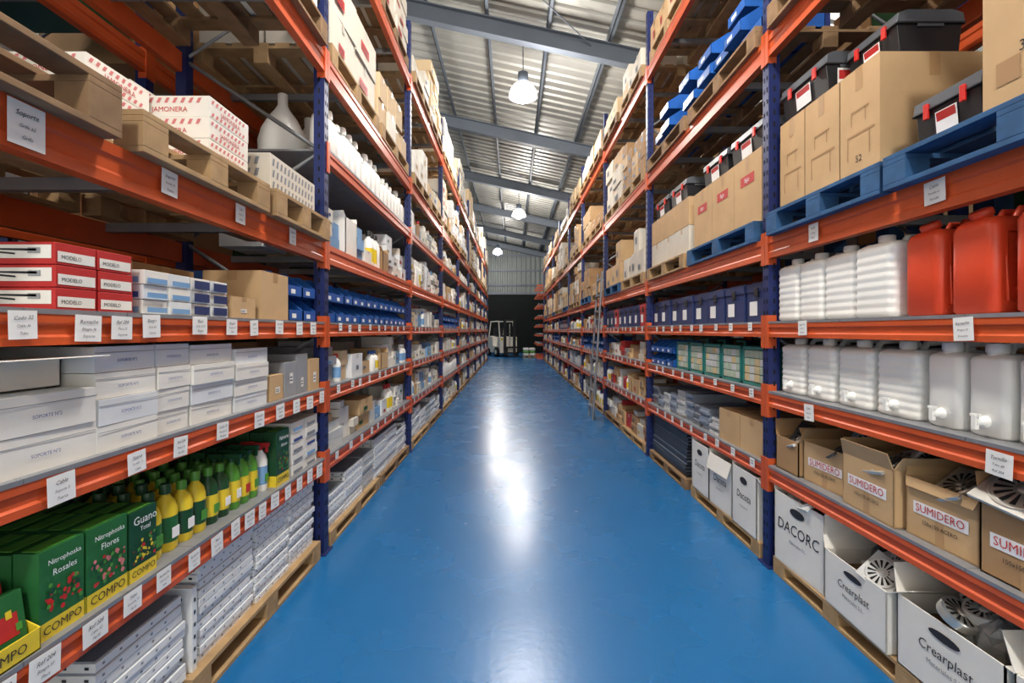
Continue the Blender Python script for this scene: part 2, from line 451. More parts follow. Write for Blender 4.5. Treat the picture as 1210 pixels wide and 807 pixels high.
def fuel_can(mb, x, y, z, w, d, h, m):
    q = .035
    rings = [rring(x, y, z, w, d, q, .01), rring(x, y, z+.012, w, d, q, 0), rring(x, y, z+h*.45, w, d, q, 0), rring(x, y, z+h*.8, w, d, q, 0)]
    hb = h*.86
    rings += [rring(x, y, z+hb, w, d, q, .008), rring(x, y, z+hb+.012, w, d, q, .022)]
    mb.loft(rings, m); zt = z+hb+.012
    for fx in (0.0, w):
        for s_ in (-1, 1):
            a = (x+fx, y+d*.5-s_*d*.30, z+h*.22); bq = (x+fx, y+d*.5+s_*d*.30, z+h*.64)
            mb.tube([a, bq], .008, m, 6)
        mb.tube([(x+fx, y+d*.12, z+h*.12), (x+fx, y+d*.88, z+h*.12), (x+fx, y+d*.88, z+h*.74), (x+fx, y+d*.12, z+h*.74), (x+fx, y+d*.12, z+h*.12)], .007, m, 6)
    cx = x+w/2
    mb.push(Matrix.Translation((cx, y+d*.15, zt-.01)) @ Matrix.Rotation(math.radians(25), 4, 'X'))
    mb.lathe([(.032, 0), (.028, .02), (.036, .022), (.036, .045), (.03, .05)], (0, 0, 0), m, 14); mb.pop()
    for o in (-.035, .035):
        mb.tube([(cx+o*w/.2, y+d*.34, zt-.01), (cx+o*w/.2, y+d*.40, zt+.035), (cx+o*w/.2, y+d*.8, zt+.035), (cx+o*w/.2, y+d*.88, zt-.01)], .012, m, 8)
def bottle(mb, x, y, z, r, h, body, cap, label=None, spray=False):
    mb.lathe([(r*.9, 0), (r, .01), (r, h*.62), (r*.8, h*.74), (r*.38, h*.82), (r*.38, h*.86)], (x, y, z), body, 12)
    if label: mb.lathe([(r*1.02, h*.14), (r*1.02, h*.52)], (x, y, z), label, 12, caps=False)
    if spray:
        mb.lathe([(r*.42, h*.85), (r*.42, h*.92)], (x, y, z), cap, 10)
        mb.box(x-.012, y-.045, z+h*.91, .024, .07, h*.09, cap); mb.box(x-.005, y-.04, z+h*.8, .01, .012, h*.12, cap)
    else:
        mb.lathe([(r*.5, h*.85), (r*.48, h*.97), (r*.42, h)], (x, y, z), cap, 10)
def toolbox(mb, x, y, z, w, d, h, sticker=True, endstick=False):
    body = [(.015, 0), (d-.015, 0), (d, h*.66), (0, h*.66)]
    mb.prism([(y+a, z+c) for a, c in body], x+.01, x+w-.01, BLACK)
    lid = [(-.006, h*.66), (d+.006, h*.66), (d, h*.86), (d*.85, h*.93), (d*.15, h*.93), (0, h*.86)]
    mb.prism([(y+a, z+c) for a, c in lid], x, x+w, TBGREY)
    mb.box(x-.003, y-.009, z+h*.64, w+.006, d+.018, h*.035, BLACK)
    for fx in (.2, .74):
        mb.box(x+w*fx, y-.016, z+h*.5, w*.07, .012, h*.26, RED)
    mb.tube([(x+w*.25, y+d/2, z+h*.92), (x+w*.27, y+d/2, z+h*1.0), (x+w*.73, y+d/2, z+h*1.0), (x+w*.75, y+d/2, z+h*.92)], .012, BLACK, 8)
    if sticker:
        mb.quad([(x+w*.34, y+.011-.004, z+h*.12), (x+w*.66, y+.011-.004, z+h*.12), (x+w*.66, y+.002-.004, z+h*.56), (x+w*.34, y+.002-.004, z+h*.56)], INKW)
        mb.quad([(x+w*.36, y+.011-.006, z+h*.3), (x+w*.64, y+.011-.006, z+h*.3), (x+w*.64, y+.002-.006, z+h*.54), (x+w*.36, y+.002-.006, z+h*.54)], REDC)
    if endstick:
        mb.patch((x+w-.01, y+d*.25, z+h*.12), d*.5, h*.45, 'r', INKW, .003); mb.patch((x+w-.01, y+d*.28, z+h*.32), d*.44, h*.2, 'r', REDC, .004)
    for fx in (x+.004, x+w-.008): mb.box(fx, y+d*.3, z+h*.58, .008, d*.4, h*.06, TBGREY)
def case_organizer(mb, x, y, z, w, d, h):
    mb.box(x, y+.02, z, w, d-.02, h, TEAL)
    mb.box(x, y, z, w, .02, .02, TEAL); mb.box(x, y, z+h-.02, w, .02, .02, TEAL)
    mb.box(x, y, z, .018, .02, h, TEAL); mb.box(x+w-.018, y, z, .018, .02, h, TEAL)
    nx, nz = 4, 4; cw = (w-.04)/nx; ch = (h-.05)/nz
    for i in range(nx):
        for j in range(nz):
            mb.box(x+.02+i*cw+.003, y+.006, z+.025+j*ch+.003, cw-.006, .016, ch-.006, R.choice((CLEAR, CLEAR, BEIGE, LGREY)))
    mb.tube([(x+w*.3, y+d/2, z+h-.005), (x+w*.32, y+d/2, z+h+.03), (x+w*.68, y+d/2, z+h+.03), (x+w*.7, y+d/2, z+h-.005)], .009, TEAL, 8)
def case_navy(mb, x, y, z, w, d, h, m=NAVY):
    mb.box(x+.006, y+.006, z, w-.012, d-.012, h*.72, m)
    mb.box(x, y, z+h*.72, w, d, h*.2, m)
    mb.box(x+w*.1, y+d*.1, z+h*.92, w*.8, d*.8, h*.05, m)
    mb.box(x+w*.42, y-.008, z+h*.6, w*.16, .014, h*.22, BLACK)
    mb.patch((x+w*.15, y+.006, z+h*.16), w*.35, h*.34, 'f', PAPER, .002)
    mb.tube([(x+w*.3, y+d/2, z+h*.96), (x+w*.32, y+d/2, z+h), (x+w*.68, y+d/2, z+h), (x+w*.7, y+d/2, z+h*.96)], .007, BLACK, 6)
def panel_stack(mb, x, y, z, w, d, n, t=.034, m=WMET, holes=True, jit=.012):
    for i in range(n):
        ox, oy = R.uniform(-jit, jit), R.uniform(0, jit*1.6)
        zz = z+i*t
        mb.box(x+ox, y+oy, zz, w, d, t-.005, m)
        mb.box(x+ox+.004, y+oy+.006, zz+t-.005, w-.008, d-.012, .005, BMET)
        if holes:
            k = int(w/.07)
            for q in range(k):
                mb.patch((x+ox+.025+q*.07, y+oy, zz+(t-.005)*.36), .010, (t-.005)*.28, 'f', INKG)
            k = int(d/.07)
            for q in range(k):
                mb.patch((x+ox, y+oy+.02+q*.07, zz+(t-.005)*.34), .014, (t-.005)*.32, 'l', DGREY)
def drain(mb, M, r, m=CHROME, square=True):
    mb.push(M)
    if square:
        mb.box(-r*1.1, -r*1.1, -.012, r*2.2, r*2.2, .012, m)
    mb.lathe([(r, -.03), (r, .0), (r*.96, .006), (r*.9, .003)], (0, 0, 0), m, 28)
    mb.lathe([(r*.22, .003), (r*.18, .009), (r*.05, .01)], (0, 0, 0), m, 16)
    for i in range(14):
        a = 2*math.pi*i/14; c, s_ = math.cos(a), math.sin(a); q = r*.055
        mb.add([(r*.32*c-q*s_*.5, r*.32*s_+q*c*.5, .005), (r*.32*c+q*s_*.5, r*.32*s_-q*c*.5, .005), (r*.82*c+q*s_*1.6, r*.82*s_-q*c*1.6, .005), (r*.82*c-q*s_*1.6, r*.82*s_+q*c*1.6, .005)], [(0, 1, 2, 3)], HOLE)
    mb.pop()
def blob(mb, c, sx, sy, sz, m, seed=0):
    q = random.Random(seed); nl, ns = 9, 16; rings = []
    for i in range(nl+1):
        th = math.pi*(.02+.96*i/nl); r = math.sin(th)
        rings.append([(c[0]+sx*r*math.cos(2*math.pi*k/ns)*q.uniform(.8, 1.12), c[1]+sy*r*math.sin(2*math.pi*k/ns)*q.uniform(.8, 1.12), c[2]-sz*math.cos(th)*q.uniform(.85, 1.08)) for k in range(ns)])
    mb.loft(rings, m, False)

WORDS = ['Soporte', 'Tornillo', 'Escuadra', 'Bisagra', 'Tuerca', 'Ref 204', 'Grifo', 'Codo 32', 'Tubo', 'Perfil', 'Cable', 'Placa', 'Remache']
def labels(side, level, Ys, w=.075, h=.072, drop=0.0, near=True):
    mb = MB('paper_shelf_labels', frame(side, 0, -0.004, level-0.014))
    sg = 1 if side == 'L' else -1
    for Y in Ys:
        ww = w*R.uniform(.85, 1.15); hh = h*R.uniform(.9, 1.1); t = R.uniform(-.06, .06)
        mb.push(Matrix.Translation((sg*Y, -.008, -hh/2-drop+R.uniform(0, .012))) @ Matrix.Rotation(t, 4, 'Y'))
        mb.box(-ww/2, 0, -hh/2, ww, .001, hh, PAPER)
        if near:
            mb.text(R.choice(WORDS), ww*.19, (0, 0, hh*.24), 'f', INK, 1.0, .35, .05)
            mb.text(R.choice(WORDS)+' '+str(R.randint(2, 90)), ww*.13, (0, 0, -hh*.04), 'f', INK, 1.0, .35)
            mb.text(R.choice(WORDS), ww*.14, (0, 0, -hh*.3), 'f', INK, 1.0, .35)
        else:
            for q in range(2): mb.box(-ww*.35, -.0008, hh*(.15-.3*q), ww*.6, .0008, hh*.09, INKG)
        mb.pop()
    mb.done()

# ------------------------------------------------------------------ LEFT RACK, near bay
def pal(side, Y, d, z, w, dd, m, h=.14, name='wooden_pallet'):
    mb = new(name, side, Y, d, z); pallet(mb, 0, 0, 0, w, dd, m, h); mb.done(.002)
pal('L', 0.66, -.06, 2.09, 0.86, 1.0, WOODD, .16)
pal('L', 1.62, -.05, 2.09, 0.85, 1.05, WOOD)
pal('L', 2.52, -.06, 2.09, 0.74, 1.0, WOOD)
mb = new('striped_white_carton_stack', 'L', 1.74, .03, 2.23)
def jam(x_, y_, z_, w_, d_, h_):
    mb.box(x_, y_, z_, w_, d_, h_, WH1)
    n = int(w_/.03)
    for q in range(n-1):
        for zz in (.68, .08):
            mb.quad([(x_+.01+q*.03, y_-.0012, z_+h_*zz), (x_+.024+q*.03, y_-.0012, z_+h_*zz), (x_+.034+q*.03, y_-.0012, z_+h_*(zz+.2)), (x_+.020+q*.03, y_-.0012, z_+h_*(zz+.2))], PINK)
    n = int(d_/.034)
    for q in range(n-1):
        mb.quad([(x_-.0012, y_+d_*.97-q*.034, z_+h_*.66), (x_-.0012, y_+d_*.97-.014-q*.034, z_+h_*.66), (x_-.0012, y_+d_*.97-.024-q*.034, z_+h_*.9), (x_-.0012, y_+d_*.97-.010-q*.034, z_+h_*.9)], PINK)
    mb.text('JAMONERA', .030, (x_+w_/2, y_, z_+h_*.44), 'f', INKR)
    mb.text('JAMONERA', .030, (x_, y_+d_/2, z_+h_*.34), 'l', INKR)
for i in range(3): jam(.36+R.uniform(-.006, .006), 0, i*.092, .31, .34, .09)
for i in range(3): jam(.03+R.uniform(-.006, .006), .24, i*.092, .31, .34, .09)
for i in range(4): jam(.40+R.uniform(-.006, .006), .37, i*.092, .34, .34, .09)
mb.done(.002)
mb = new('striped_white_carton', 'L', 2.57, .0, 2.23)
mb.box(0, 0, 0, .58, .42, .2, WH2)
for r_ in range(3):
    for q in range(12):
        mb.quad([(.02+q*.045, -.0012, .02+r_*.06), (.04+q*.045, -.0012, .02+r_*.06), (.05+q*.045, -.0012, .06+r_*.06), (.03+q*.045, -.0012, .06+r_*.06)], INKG)
        if q < 8: mb.quad([(-.0012, .40-q*.045, .02+r_*.06), (-.0012, .38-q*.045, .02+r_*.06), (-.0012, .37-q*.045, .06+r_*.06), (-.0012, .39-q*.045, .06+r_*.06)], INKG)
mb.done(.002)
# big white funnels standing on the extra level of the next bay
for Y, dd, s_ in ((3.66, .44, 1.0), (4.08, .42, 1.0), (4.55, .42, 1.0)):
    mb = new('plastic_funnel', 'L', Y, dd, 2.75)
    mb.lathe([(.17*s_, 0), (.178*s_, .012), (.178*s_, .03), (.165*s_, .05), (.17*s_, .14), (.15*s_, .22), (.10*s_, .32), (.055*s_, .38), (.035*s_, .42), (.035*s_, .50), (.028*s_, .505)], (0, 0, 0), PLW, 28)
    mb.tube([(.16, 0, .14), (.2, 0, .2), (.18, 0, .26), (.12, 0, .28)], .012, PLW)
    mb.done()

# level 1.56
mb = new('red_tool_carton_stack', 'L', 1.385, .02, 1.56)
for c_ in range(2):
    for i in range(3):
        x_, z_ = c_*.142+R.uniform(-.003, .003), i*.064
        mb.box(x_, 0, z_, .136, .42, .062, REDC)
        mb.patch((x_+.006, 0, z_+.008), .124, .03, 'f', WH1); mb.text('MODELO', .016, (x_+.05, 0, z_+.022), 'f', INK)
        mb.patch((x_, .01, z_+.016), .40, .038, 'l', WH1)
        mb.add([(x_-.003, .05, z_+.036), (x_-.003, .20, z_+.04), (x_-.003, .20, z_+.044), (x_-.003, .05, z_+.043)], [(0, 1, 2, 3)], INK)
        mb.add([(x_-.003, .11, z_+.026), (x_-.003, .22, z_+.036), (x_-.003, .22, z_+.041), (x_-.003, .11, z_+.031)], [(0, 1, 2, 3)], INK)
        mb.add([(x_-.003, .04, z_+.03), (x_-.003, .075, z_+.03), (x_-.003, .075, z_+.046), (x_-.003, .04, z_+.046)], [(0, 1, 2, 3)], GREY)
mb.done(.0015)
mb = new('small_blue_white_carton_stack', 'L', 1.72, .02, 1.56)
for c_ in range(4):
    for i in range(3):
        x_ = c_*.128; z_ = i*.052
        mm = (WH1, WH3, WH1, WH3)[(c_+i) % 4]
        mb.box(x_+R.uniform(-.003, .003), R.uniform(0, .01), z_, .122, .2, .050, mm)
        mb.patch((x_+.01, 0, z_+.006), .1, .018 if c_ < 2 else .034, 'f', SKYB if c_ < 2 else NAVY, .002)
        if c_ == 0: mb.patch((x_, .02, z_+.006), .15, .02, 'l', INKB if i % 2 else SKYB, .004)
mb.done(.0015)
mb = new('cardboard_carton', 'L', 2.08, .34, 1.56); carton(mb, 0, 0, 0, .4, .3, .235, CB2); mb.done(.003)
mb = new('cardboard_carton', 'L', 2.26, .02, 1.56); carton(mb, 0, 0, 0, .2, .16, .10, CB1, label=WH1); mb.done(.003)
mb = new('cardboard_carton', 'L', 2.52, .02, 1.56); carton(mb, 0, 0, 0, .3, .30, .25, CB1); mb.done(.003)
def bins(side, Y, level, n, layers=2, w=.19, h=.145, d=.30, m=BINB, d0=.03):
    mb = new('stacking_bin_set', side, Y, d0, level)
    for i in range(n):
        for j in range(layers):
            bin_(mb, i*(w+.008), R.uniform(0, .012), j*h, w, d, h, m, R.choice((None, DGREY, GREY, CB2)) )
    mb.done()
bins('L', 2.86, 1.56, 2); bins('L', 2.86, 1.56, 2, 2, d0=.38)
bins('L', 3.42, 1.56, 13); bins('L', 3.42, 1.56, 13, 1, d0=.38)

# level 1.12 : white cartons
def wcol(x0, w, d, n, h, dcol=0):
    mb = new('white_carton_stack', 'L', x0, .015, 1.12)
    for i in range(n):
        o = R.uniform(0, .018)
        mb.box(R.uniform(-.004, .004), o, i*h, w, d, h-.002, R.choice((WH1, WH1, WH3, WH3)), R.uniform(-.012, .012))
        mb.box(.0, o-.0025, i*h+h*.74, w, .001, .0015, INKG)
        mb.text('SOPORTE Nº2', min(.014, w*.07), (w/2, o-.002, i*h+h*.42), 'f', INKB)
        mb.patch((0, d*.3, i*h+.01), d*.3, h*.5, 'l', WH2, .007)
    mb.done(.002)
    return mb
wcol(1.19, .325, .62, 2, .105)
wcol(1.525, .255, .62, 4, .083); wcol(1.79, .18, .5, 4, .083); wcol(1.98, .29, .5, 4, .081); wcol(2.29, .3, .45, 4, .074)
mb = new('open_white_carton', 'L', 1.20, .12, 1.12+.21)
open_carton(mb, 0, 0, 0, .31, .45, .09, WH1, (88, 92, 30, 20), .16); mb.done(.001)
mb = new('small_parts_carton_group', 'L', 2.63, .02, 1.12)
for i in range(4):
    carton(mb, i*.165, R.uniform(0, .03), 0, .155, .3, R.choice((.14, .2, .24)), R.choice((WH2, CB1, GREY, BEIGE)), None, WH1)
mb.box(.05, .36, 0, .5, .3, .31, CB2)
mb.done(.002)

# level 0.65 : garden products
mb = new('seed_packet_display_tray', 'L', 1.12, .0, .65)
mb.box(0, 0, 0, .20, .30, .006, YELL); mb.box(0, 0, 0, .2, .004, .06, YELL); mb.box(0, .296, 0, .2, .004, .2, YELL)
mb.prism([(0, 0), (.3, 0), (.3, .2), (0, .06)], 0, .004, YELL); mb.prism([(0, 0), (.3, 0), (.3, .2), (0, .06)], .196, .2, YELL)
for r_ in range(5):
    mb.push(Matrix.Translation((.01, .02+r_*.052, .01)) @ Matrix.Rotation(-.15, 4, 'X'))
    mb.box(0, 0, 0, .18, .03, .16+r_*.015, (GREEN, REDC, GREEN, CB2, GREEN)[r_]); mb.patch((.02, 0, .05), .14, .06, 'f', (REDC, YELL, RED, LIME, RED)[r_])
    for q in range(7): mb.patch((.02+q*.022, -.001, .06+(q % 3)*.02), .016, .02, 'f', (LIME, REDC, YELL)[q % 3])
    mb.pop()
mb.text('COMPO', .034, (.1, 0, .03), 'f', INK)
mb.done(.001)
def gbox(Y, w, h, t1, t2, fm, m=GREEN):
    mb = new('plant_food_box_row', 'L', Y, .02, .65)
    for r_ in range(6):
        mb.box(0, r_*.075, 0, w, .07, h-.004*(r_ % 2), m)
        mb.box(.012, r_*.075+.012, h, w-.024, .046, .002, LIME)
    mb.patch((0, 0, 0), w, h*.2, 'f', YELL); mb.text('COMPO', w*.24, (w/2, -.001, h*.1), 'f', INK)
    mb.patch((0, .0, 0), .07, h*.2, 'l', YELL)
    q = random.Random(len(t1+t2))
    for i in range(44):
        cx, cz, rr_ = w*q.uniform(.10, .90), h*q.uniform(.26, .60), w*q.uniform(.025, .06)
        mb.add([(cx+rr_*math.cos(a*math.pi/4), -.0025-.0001*i, cz+rr_*math.sin(a*math.pi/4)) for a in range(8)], [tuple(range(8))], (fm, DGREEN, fm, LIME, REDC)[i % 5])
    mb.text(t1, w*1.6/len(t1), (w/2, -.006, h*.86), 'f', INKW); mb.text(t2, w*.18, (w/2, -.006, h*.73), 'f', INKW)
    mb.done(.0015)
gbox(1.335, .14, .245, 'Nitrophoska', 'Rosales', RED)
gbox(1.485, .155, .245, 'Nitrophoska', 'Flores', PINK)
gbox(1.65, .125, .235, 'Guano', 'Total', YELL, DGREEN)
def bottles(Y, n, rows, r, h, body, cap, label, spray=False, side='L', level=.65, name='plant_food_bottle_row', d0=.05):
    mb = new(name, side, Y, d0, level)
    for i in range(n):
        for j in range(rows):
            bottle(mb, r+i*(2*r+.006), r+j*(2*r+.006), 0, r, h*R.uniform(.97, 1.03), body, cap, label, spray)
            mb.box(r+i*(2*r+.006)-r*.45, j*(2*r+.006)-.002, h*.2, r*.9, .003, h*.16, R.choice((INKW, REDC, LIME)))
    mb.done()
bottles(1.79, 2, 4, .042, .25, YELL, DGREEN, GREEN)
bottles(1.975, 2, 4, .040, .25, YELL, LIME, DGREEN)
bottles(2.15, 2, 4, .040, .24, DGREEN, LIME, YELL)
bottles(2.33, 3, 4, .038, .26, LIME, DGREEN, YELL, True)
bottles(2.60, 1, 3, .035, .25, PLW, REDC, SKYB, True)
bottles(1.36, 8, 3, .04, .30, DGREEN, BLACK, DGREEN, False, d0=.50)
bottles(2.1, 7, 3, .04, .29, DGREEN, LIME, GREEN, False, d0=.45)
gbox(2.68, .15, .30, 'Palmeras', 'Abono', LIME, DGREEN)
mb = new('small_blue_white_carton_stack', 'L', 2.88, .02, .65)
for i in range(2):
    for j in range(5):
        mb.box(i*.19, R.uniform(0, .01), j*.062, .18, .3, .06, WH1); mb.patch((i*.19+.01, 0, j*.062+.01), .12, .018, 'f', R.choice((SKYB, INKB, INKG)), .002)
mb.done(.0015)

# floor level : pallets with perforated metal panels
pal('L', .62, .0, 0, 1.25, 1.0, WOOD, .12); pal('L', 1.95, .0, 0, 1.3, 1.0, WOOD, .12)
for (Y, w, n, d_) in ((1.08, .44, 7, .75), (1.55, .40, 10, .85), (2.05, .42, 13, .85), (2.5, .36, 15, .85), (2.88, .34, 15, .8)):
    mb = new('perforated_metal_panel_stack', 'L', Y, .03, .12); panel_stack(mb, 0, 0, 0, w, d_, n); mb.done(.001)
mb = new('white_metal_panel', 'L', 1.99, .03, .12); mb.box(0, 0, 0, .03, .45, .34, WMET)
for q in range(7):
    mb.patch((0, .04+q*.06, .29), .02, .012, 'l', DGREY, .002); mb.patch((0, .04+q*.06, .05), .02, .012, 'l', DGREY, .002)
for q in range(6): mb.patch((.009, 0, .03+q*.05), .012, .016, 'f', DGREY, .001)
mb.done(.001)
labels('L', 2.09, (1.8, 2.27, 2.81), .085, .09)
labels('L', 2.09, (1.27,), .10, .12)
labels('L', 1.56, (1.26, 1.455, 1.58, 1.71, 1.975, 2.2, 2.39, 2.65, 2.9, 3.1), .08, .075)
labels('L', 1.12, (1.368, 1.643, 1.86, 2.13, 2.44, 2.66, 2.86, 3.05, 3.24), .085, .078, .01)
labels('L', .65, (1.2, 1.32, 1.48, 1.625, 1.77, 1.94, 2.09, 2.23, 2.35, 2.47, 2.6, 2.75, 2.9, 3.05, 3.2), .08, .075)

# ------------------------------------------------------------------ RIGHT RACK, near bay
pal('R', 3.07, -.05, 2.09, .95, 1.0, PBLUE); pal('R', 2.09, -.06, 2.09, 1.1, 1.0, PBLUE)
for i_, (Y, w, d_) in enumerate(((3.07, .25, .3), (2.81, .29, .35), (2.51, .27, .5))):
    mb = new('cardboard_carton', 'R', Y, .04, 2.23); carton(mb, 0, 0, 0, w, d_, .54, CB1)
    for (x0, z0, w0, h0) in ((.2, .2, .02, .2), (.75, .2, .02, .2), (.2, .4, .57, .02), (.3, .5, .02, .12), (.65, .5, .02, .12), (.3, .61, .37, .02)):
        mb.patch((x0*w, 0, z0*.54), w0*w*1.2, h0*.54, 'f', CB2, .0015)
    if i_ == 2: mb.text('52', .045, (w/2, 0, .10), 'f', INK)
    mb.done(.003)
mb = new('toolbox', 'R', 3.07, .05, 2.77, 0); toolbox(mb, 0, 0, 0, .44, .24, .24, True, True); mb.done(.003)
mb = new('toolbox', 'R', 2.60, .12, 2.77, 0); toolbox(mb, 0, .02, 0, .34, .3, .22, True, False); mb.done(.003)
mb = new('toolbox', 'R', 3.0, .56, 2.23, 0)
for i in range(3): toolbox(mb, 0, 0, i*.24, .46, .26, .235)
mb.done(.003)
mb = new('toolbox', 'R', 2.06, .05, 2.23, 0); toolbox(mb, 0, 0, 0, .30, .36, .24); mb.done(.003)
mb = new('cardboard_carton', 'R', 1.74, .03, 2.23); carton(mb, 0, 0, 0, .55, .5, .62, CB1); mb.patch((.05, 0, .1), .08, .08, 'f', CB2, .002); mb.text('32', .05, (.15, 0, .2), 'f', INK); mb.done(.003)
mb = new('cardboard_carton', 'R', 2.06, .52, 2.23); carton(mb, 0, 0, 0, .3, .4, .5, CB2); mb.done(.003)

# 1.56 : ribbed canisters + red fuel cans
for Y, w in ((3.11, .22), (2.88, .22), (2.65, .24)):
    mb = new('ribbed_water_canister', 'R', Y, .04, 1.56); jerrycan(mb, 0, 0, 0, w, .44, .38, PLW, True, False); mb.done()
mb = new('ribbed_water_canister', 'R', 2.40, .03, 1.56); jerrycan(mb, 0, 0, 0, .24, .46, .385, PLW, True, False); mb.done()
for Y in (2.12, 1.90, 1.66, 1.42):
    mb = new('red_fuel_can', 'R', Y, .05, 1.56); fuel_can(mb, 0, 0, 0, .18, .38, .39, REDO); mb.done()
# 1.12 : tap canisters
for i in range(4):
    mb = new('ribbed_water_canister', 'R', 3.11-.27*i, .06, 1.12); jerrycan(mb, 0, 0, 0, .24, .40, .34, PLW, True, True); mb.done()
for i in range(4):
    mb = new('smooth_water_canister', 'R', 2.02-.18*i, .06, 1.12); jerrycan(mb, 0, 0, 0, .16, .28, .34, PLW, False, True); mb.done()
# 0.65 : open cartons with floor drains
specs = [(3.10, .24, .20, CB2), (2.84, .36, .22, CB1), (2.46, .34, .25, CB1), (2.09, .32, .24, CB1), (1.75, .32, .25, CB2)]
for i, (Y, w, h, m) in enumerate(specs):
    mb = new('open_carton_of_floor_drains', 'R', Y, (.03, .05, .02, .04, .03)[i], .65, (0, .03, -.03, .02, 0)[i])
    open_carton(mb, 0, 0, 0, w, .40, h, m, ((None, 25, 20, 20), (None, 40, 30, 50), (15, 30, 10, 20), (165, 40, 60, 20), (None, 20, 20, 20))[i], (.10, .09, .07, .04, .1)[i])
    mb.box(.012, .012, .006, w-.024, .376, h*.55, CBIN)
    if i in (1, 2, 3, 4):
        mb.patch((w*.12, 0, h*.42), w*.76, h*.2, 'f', INKW, .002); mb.text('SUMIDERO', w*.14, (w/2, -.002, h*.52), 'f', INKR)
        mb.text('SUMIDERO', .04, (w, .2, h*.5), 'r', INKR)
        mb.text('150x150 ACERO', w*.07, (w/2, -.001, h*.3), 'f', INK)
        mb.patch((w*.44, 0, 0), w*.12, h*.4, 'f', TAPE, .0012)
    for k in range(6):
        T = Matrix.Translation((w*.5+R.uniform(-.05, .05), .07+k*.055, h*.86+.03)) @ Matrix.Rotation(R.uniform(.4, 1.0), 4, 'X') @ Matrix.Rotation(R.uniform(-.5, .5), 4, 'Y')
        drain(mb, T, .078, R.choice((CHROME, CHROME, LGREY, DGREY)), True)
    if i in (1, 3): blob(mb, (w*.5, .26, h*.95), w*.3, .1, .06, BAG, i)
    if i == 4: drain(mb, Matrix.Translation((.10, .06, h+.07)) @ Matrix.Rotation(.6, 4, 'X') @ Matrix.Rotation(.15, 4, 'Y'), .10)
    mb.done()
# floor level : white cartons on a pallet
pal('R', 3.08, .0, 0, 1.1, 1.0, WOOD, .10); pal('R', 1.92, .0, 0, 1.1, 1.0, WOOD, .10)
def whitebox(Y, w, h, txt, d_=.5, d0=.0, stuff=True, fl_=(None, 60, 40, 30), z=.10, sz=None, drains=0, yaw=0):
    mb = new('open_white_carton', 'R', Y, d0, z, yaw)
    open_carton(mb, 0, 0, 0, w, d_, h, WH1, fl_, .12)
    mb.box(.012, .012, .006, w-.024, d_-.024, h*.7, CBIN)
    mb.text(txt, sz or w*1.2/len(txt), (w/2, 0, h*.56), 'f', INK, 1, .1)
    mb.text('Materiales S.L.', w*.06, (w/2, 0, h*.38), 'f', INKG)
    mb.add([(w*.5+w*.15*math.cos(a*math.pi/8), -.003, h*.82+h*.06*math.sin(a*math.pi/8)) for a in range(16)], [tuple(range(16))], INK)
    mb.text(txt, .06, (w, d_*.5, h*.6), 'r', INK)
    if stuff:
        for k in range(6):
            blob(mb, (w*R.uniform(.22, .78), d_*R.uniform(.22, .8), h*.93), w*.2, .1, .11, R.choice((BAG, BAG, BAG, DGREY, LGREY)), k+int(Y*100))
    for k in range(drains):
        T = Matrix.Translation((w*R.uniform(.2, .8), d_*(.12+.75*k/max(1, drains)), h+R.uniform(.02, .09))) @ Matrix.Rotation(R.uniform(-.2, 1.1), 4, 'X') @ Matrix.Rotation(R.uniform(-.6, .6), 4, 'Y')
        drain(mb, T, R.uniform(.06, .085), R.choice((LGREY, LGREY, GREY, CHROME)), R.random() < .5)
    mb.done(.001)
whitebox(3.06, .46, .42, 'DACORC', .45, .0, True, (None, 20, 40, 30), drains=4, yaw=.03)
whitebox(2.57, .44, .27, 'Crearplast', .5, .0, drains=6, yaw=-.03)
whitebox(2.09, .46, .29, 'Crearplast', .5, .0, True, (None, 100, 40, 20), drains=6)
whitebox(1.60, .46, .29, 'Crearplast', .5, .0, drains=5)
labels('R', 2.09, (1.89, 2.65), .085, .095)
labels('R', 1.56, (1.77, 2.75), .085, .08); labels('R', 1.12, (1.64, 2.69), .09, .09, .01)

# ------------------------------------------------------------------ RIGHT bay 1 custom
mb = new('navy_storage_case_row', 'R', 5.9, .04, 1.56)
for i in range(8): case_navy(mb, i*.335, R.uniform(0, .02), 0, .315, .3, .29)
mb.done(.003)
mb = new('organizer_case_row', 'R', 5.0, .04, 1.12)
for i in range(5): case_organizer(mb, i*.355, 0, 0, .33, .16, .27)
mb.done(.002)
bins('R', 5.9, 1.12, 4, 2, .19, .14)
mb = new('metal_fittings_stack_group', 'R', 5.85, .03, .65)
x = 0
while x < 1.7:
    w = R.uniform(.14, .24); n = R.randint(5, 10)
    panel_stack(mb, x, 0, 0, w, .5, n, .026, R.choice((BMET, GALV, LGREY)), False, .018); x += w+.03
for i in range(2): carton(mb, 1.9+i*.36, 0, 0, .34, .4, .24, CB1)
mb.done(.001)
pal('R', 5.85, .0, 0, 1.2, 1.0, WOODD, .10); pal('R', 4.5, .0, 0, 1.25, 1.0, WOOD, .10)
mb = new('dark_grate_panel_stack', 'R', 5.8, .02, .10); panel_stack(mb, 0, 0, 0, 1.1, .8, 13, .032, DGREY, False, .015); mb.done()
whitebox(4.47, .38, .42, 'Dacota', .5, .0, False, (None, 60, 30, 20)); whitebox(4.07, .38, .40, 'Dacota', .5, .0, True, (165, 60, 30, 20), yaw=.03); whitebox(3.65, .36, .42, 'Dacota', .5, .0, False, (None, 120, 30, 20))
for Y, m_ in ((5.86, WOOD), (4.52, PBLUE)):
    pal('R', Y, -.03, 2.09, 1.25, 1.0, m_)
mb = new('cardboard_carton_stack', 'R', 4.5, .03, 2.23)
for i in range(3):
    carton(mb, i*.41, 0, 0, .4, .45, .50, CB1)
    mb.patch((i*.41+.1, 0, .3), .2, .07, 'f', REDC, .0018); mb.text('fajo', .05, (i*.41+.2, -.002, .335), 'f', INKW)
